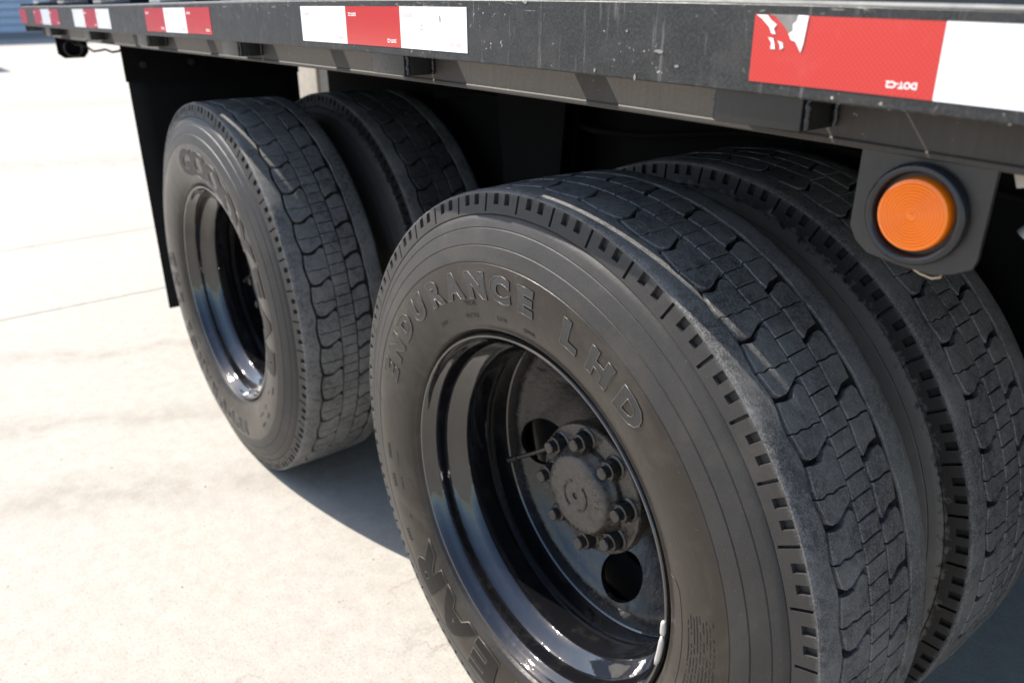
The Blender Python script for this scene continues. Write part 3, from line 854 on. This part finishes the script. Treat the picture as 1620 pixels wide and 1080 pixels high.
for hx_ in (-0.665, 0.66):
    m = MB(); m.prism([(hx_-0.13, Z(0.60)), (hx_+0.13, Z(0.60)), (hx_+0.07, Z(0.02)), (hx_-0.07, Z(0.02))], 0.585, 0.600)
    m.prism([(hx_-0.13, Z(0.60)), (hx_+0.13, Z(0.60)), (hx_+0.07, Z(0.02)), (hx_-0.07, Z(0.02))], 0.545, 0.553)
    h = m.build('spring_hanger', MT['black'], truck)
    for (bx, bz) in ((-0.03, 0.32), (0.04, 0.12), (0.05, 0.30)):
        MB().lathe([(0.0001, 0.536), (0.012, 0.536), (0.012, 0.5445)], 6, hx_+bx, Z(bz)).build('bolt', MT['nut'], h)
# black tool box closing the view under the deck to the right of the wheels
m = MB().box(0.80, 2.4, 0.50, 1.2, Z(-0.17), Z(0.62), 0.01); m.build('tool_box', MT['black'], truck, True, sharp=30)
m = MB().box(0.35, 0.78, 0.675, 1.1, Z(-0.10), Z(0.60), 0.01); m.build('air_tank', MT['black'], truck, True, sharp=30)

MT['gear'] = simple('dusty_chassis_gear', (0.022, 0.020, 0.018), 0.6, bump=(90, 0.001), vary=0.6, scale=30)
for k in range(1):
    q = [(-1.15+0.13*i, 0.60-0.012*k, Z(0.50)-0.05*k+0.022*math.sin(i*0.9+k*1.4)) for i in range(14)]
    MB().tube(q, 0.007, 8).build('air_hose', MT['black'], truck, True)
for k in range(9):
    MB().lathe([(0.0001, 0.6375), (0.013, 0.6375), (0.0145, 0.645), (0.0145, 0.6595)], 6, -1.35+0.21*k, Z(0.585-0.05*(k % 2))).build('frame_bolt', MT['gear'], truck)

# mud flap behind the farther wheel
fl = MB()
NX, NZ = 10, 14
for s in (0, 1):
    pass
fv = []; ff = []
for i in range(NX+1):
    for j in range(NZ+1):
        y = 0.011+0.56*i/NX; z = Z(-0.236)+(0.776)*j/NZ
        fv.append((-2.0+0.004*math.sin(y*9)*(1-j/NZ), y, z))
for i in range(NX):
    for j in range(NZ):
        a = i*(NZ+1)+j; ff.append((a, a+NZ+1, a+NZ+2, a+1))
flap = MB().add(fv, ff).build('mud_flap', MT['rubberflap'], truck, True)
sm = flap.modifiers.new('thickness', 'SOLIDIFY'); sm.thickness = 0.008
hang = MB().box(-1.998, -1.989, 0.004, 0.575, Z(0.515), Z(0.640), 0.0015).build('flap_hanger', MT['black'], truck, True, sharp=30)
for by in (0.06, 0.21, 0.36, 0.50):
    MB().lathe([(0.0001, 0), (0.011, 0), (0.012, 0.008)], 6).build('bolt', MT['nut'], hang, loc=(-1.981, by, Z(0.565)), rot=(0, 0, PI/2))

# marker light bracket with grommet and lens
def marker(cx, cz, lamp=True):
    yb = -0.022
    out = [(-0.054, 0.054), (-0.0545, -0.020), (-0.048, -0.031), (-0.036, -0.040), (-0.004, -0.0445), (0.022, -0.0455), (0.036, -0.041), (0.049, -0.034), (0.0515, -0.026), (0.0525, 0.054)]
    out = [(cx+a, cz+b) for a, b in out]
    br = MB().prism(out, yb, yb+0.005)
    b = br.build('marker_bracket', MT['bracket'], truck)
    bv = b.modifiers.new('edge', 'BEVEL'); bv.width = 0.0008; bv.segments = 2
    g = MB().lathe([(0.0330, yb-0.0002), (0.0395, yb-0.0002), (0.0405, yb-0.0035), (0.0395, yb-0.0075), (0.0370, yb-0.0095), (0.0340, yb-0.0085), (0.0322, yb-0.0035), (0.0318, yb+0.012)], 72, cx, cz)
    g.build('grommet', MT['grommet'], b, True)
    if not lamp: return b
    pr = [(0.0316, yb+0.006), (0.0306, yb-0.0040), (0.0303, yb-0.0068), (0.0294, yb-0.0088), (0.0284, yb-0.0093)]
    r = 0.0268
    while r > 0.0035:
        pr += [(r, yb-0.0097), (r-0.0008, yb-0.0090), (r-0.0018, yb-0.0097)]; r -= 0.0026
    pr += [(0.0030, yb-0.0097), (0.0018, yb-0.0106), (0.0001, yb-0.0109)]
    pr = [(a*0.945, b_) for a, b_ in pr]
    MB().lathe(pr, 72, cx, cz).build('lens', MT['amber'], b, True, sharp=25)
    # reflector bowl and bulb behind the lens
    MB().lathe([(0.0330, yb+0.006), (0.0330, yb+0.028), (0.0001, yb+0.028)], 40, cx, cz).build('lamp_back', MT['black'], b, True, sharp=30)
    return b
mk_ = marker(0.5235, Z(0.5890))
lb = MB().tube([(0.500, -0.012, Z(0.553)), (0.515, -0.010, Z(0.545)), (0.530, -0.012, Z(0.5395)), (0.541, -0.014, Z(0.5385)), (0.548, -0.016, Z(0.5415)), (0.551, -0.016, Z(0.549)), (0.5505, -0.012, Z(0.556))], 0.0011, 8)
lb.build('wire_loop', MT['wire'], mk_, True)
fb = MB().prism([(-0.020, Z(0.625)), (0.088, Z(0.625)), (0.088, Z(0.565)), (0.070, Z(0.545)), (0.000, Z(0.545)), (-0.020, Z(0.562))], -2.862, -2.85, 'x').build('lamp_bracket', MT['black'], truck)
MB().lathe([(0.026, 0), (0.034, 0), (0.035, -0.006), (0.031, -0.009), (0.027, -0.006), (0.026, 0.0)], 32).build('grommet', MT['grommet'], fb, True, loc=(-2.849, 0.034, Z(0.583)), rot=(0, 0, PI/2))
# loose wire that hangs under the far end of the deck
q = [(-2.80+i*0.09, 0.02, Z(0.612)-0.020*math.sin(i/9*PI)-0.006*math.sin(i*1.9)) for i in range(10)]
MB().tube(q, 0.0035, 6).build('hanging_cable', MT['black'], truck, True)
# forged hook and small tab under the deck to the right
hk = MB().tube([(0.602, 0.03, Z(0.630)), (0.600, 0.028, Z(0.606)), (0.597, 0.026, Z(0.592)), (0.588, 0.024, Z(0.576))], [0.005, 0.0065, 0.0055, 0.0085], 10)
hk.build('tie_down_hook', MT['steel'], truck, True, sharp=50)
MB().prism([(0.578, Z(0.6320)), (0.596, Z(0.6320)), (0.592, Z(0.619)), (0.584, Z(0.617))], -0.006, 0.004).build('tab', MT['tan'], truck)

# uprights and boards of the cargo side standing on the deck
for (xa, xb) in ((-3.04, -2.86), (-2.56, -2.38), (-2.01, -1.85), (-1.40, -1.27)):
    MB().box(xa, xb, 0.02, 0.08, Z(0.7400), Z(1.25), 0.004).build('side_post', MT['navy'], truck, True, sharp=30)
    MB().box(xa-0.11, xa-0.015, -0.020, 0.03, Z(0.7400), Z(0.7500), 0.002).build('post_foot', MT['edge'], truck, True, sharp=30)
for k in range(3):
    MB().box(X0+0.02, -1.05, 0.085, 0.105, Z(0.745)+k*0.165, Z(0.905)+k*0.165, 0.003).build('side_board', MT['board'], truck, True, sharp=30)
for k in range(3):
    MB().box(-1.04, X1, 0.085, 0.105, Z(0.745)+k*0.165, Z(0.905)+k*0.165, 0.003).build('side_board', MT['navy'], truck, True, sharp=30)

# ------------------------------------------------------------------ yard
yard = MB().box(-170, 120, -120, 120, -0.5, -0.012).build('concrete_yard', MT['joint'])
yard['kind'] = 'structure'
xj = [-170, -120, -90, -60, -44, -34, -29, -24.2, -19.3, -14.3, -9.3, -4.25, -3.06, 3.0, 9, 15, 30, 60, 120]
yj = [-120, -60, -30, -15, -5, 7, 19, 31, 60, 120]
for a, b in zip(xj, xj[1:]):
    for c, d in zip(yj, yj[1:]):
        g = 0.0045
        m = MB(); m.box(a+g, b-g, c+g, d-g, -0.0118, 0.0, 0.0)
        m.build('slab', MT['concrete'], yard)
gr = MB(); rg2 = random.Random(21)
for k in range(2600):
    x = rg2.uniform(-6, 0.6); y = rg2.uniform(-1.5, 1.2); q = rg2.uniform(0.0006, 0.0016) if k % 12 else rg2.uniform(0.0015, 0.0035)
    V_ = [(x+q*rg2.uniform(.5, 1.3)*math.cos(a), y+q*rg2.uniform(.5, 1.3)*math.sin(a), 0.0) for a in (0.3, 2.3, 4.4)]+[(x, y, q*rg2.uniform(.5, 1.0))]
    gr.add(V_, [(0, 1, 3), (1, 2, 3), (2, 0, 3)])
gr.build('grit', MT['grime2'], yard)['kind'] = 'stuff'
# a few pebbles and leaf scraps lying about
for (gx, gy, s) in ((-0.79, -0.345, 0.006), (-0.52, -0.44, 0.005), (-1.28, -0.14, 0.004), (-0.70, -0.60, 0.003), (-1.9, -0.3, 0.004), (-2.3, -0.35, 0.006), (-0.98, -0.19, 0.004)):
    pass

# ------------------------------------------------------------------ warehouse beyond the yard
wh = MB().box(-52, -36.25, -40, 60, 0.0, 6.9).build('warehouse', MT['siding'])
tag(wh, 'pale blue grey metal warehouse with horizontal siding beyond the concrete yard', 'building')
MB().box(-36.249, -36.10, -40, 60, 0, 0.22).build('footing', MT['footing'], wh)
pm = MB()
pm.prism([(-36.248, 0.0), (-36.12, 0.0), (-36.175, 0.03), (-36.175, 0.20), (-36.215, 0.262), (-36.248, 0.262)], -40, 60)
pme = mesh('siding_panel', pm.v, pm.f, MT['siding'])
bm = bmesh.new(); bm.from_mesh(pme); bmesh.ops.recalc_face_normals(bm, faces=bm.faces[:]); bm.to_mesh(pme); bm.free()
for k in range(25): obj('siding_panel', pme, wh, (0, 0, 0.221+k*0.264))
MB().prism([(-52.4, 6.91), (-35.8, 6.91), (-35.8, 7.0), (-44, 8.4), (-52.4, 7.0)], -40.4, 60.4).build('roof', MT['roofm'], wh)

# ------------------------------------------------------------------ unseen dumpster, added to cast the shadow at the left edge of the yard
dx, dy_, dh = -19.75, 1.05, 1.85
db = MB()
db.prism([(dx-1.9, 0.12), (dx-0.15, 0.12), (dx, dh), (dx-2.0, dh)], dy_-3.0, dy_)
dump = db.build('dumpster', MT['dump'])
tag(dump, 'dark green steel dumpster added out of view to cast a shadow on the yard', 'dumpster')
for k in range(7): MB().box(dx-0.02, dx+0.05, dy_-2.9+k*0.45, dy_-2.82+k*0.45, 0.25, dh-0.12).build('rib', MT['dump'], dump)
MB().box(dx-2.05, dx+0.06, dy_-3.05, dy_+0.03, dh+0.001, dh+0.06).build('lid', MT['black'], dump)
for a in (-1.7, -0.4):
    for b in (-2.7, -0.35): MB().lathe([(0.0001, 0), (0.09, 0), (0.09, 0.07), (0.0001, 0.07)], 20, dx+a, 0.06+0.03).build('caster', MT['black'], dump, loc=(0, dy_+b, 0))
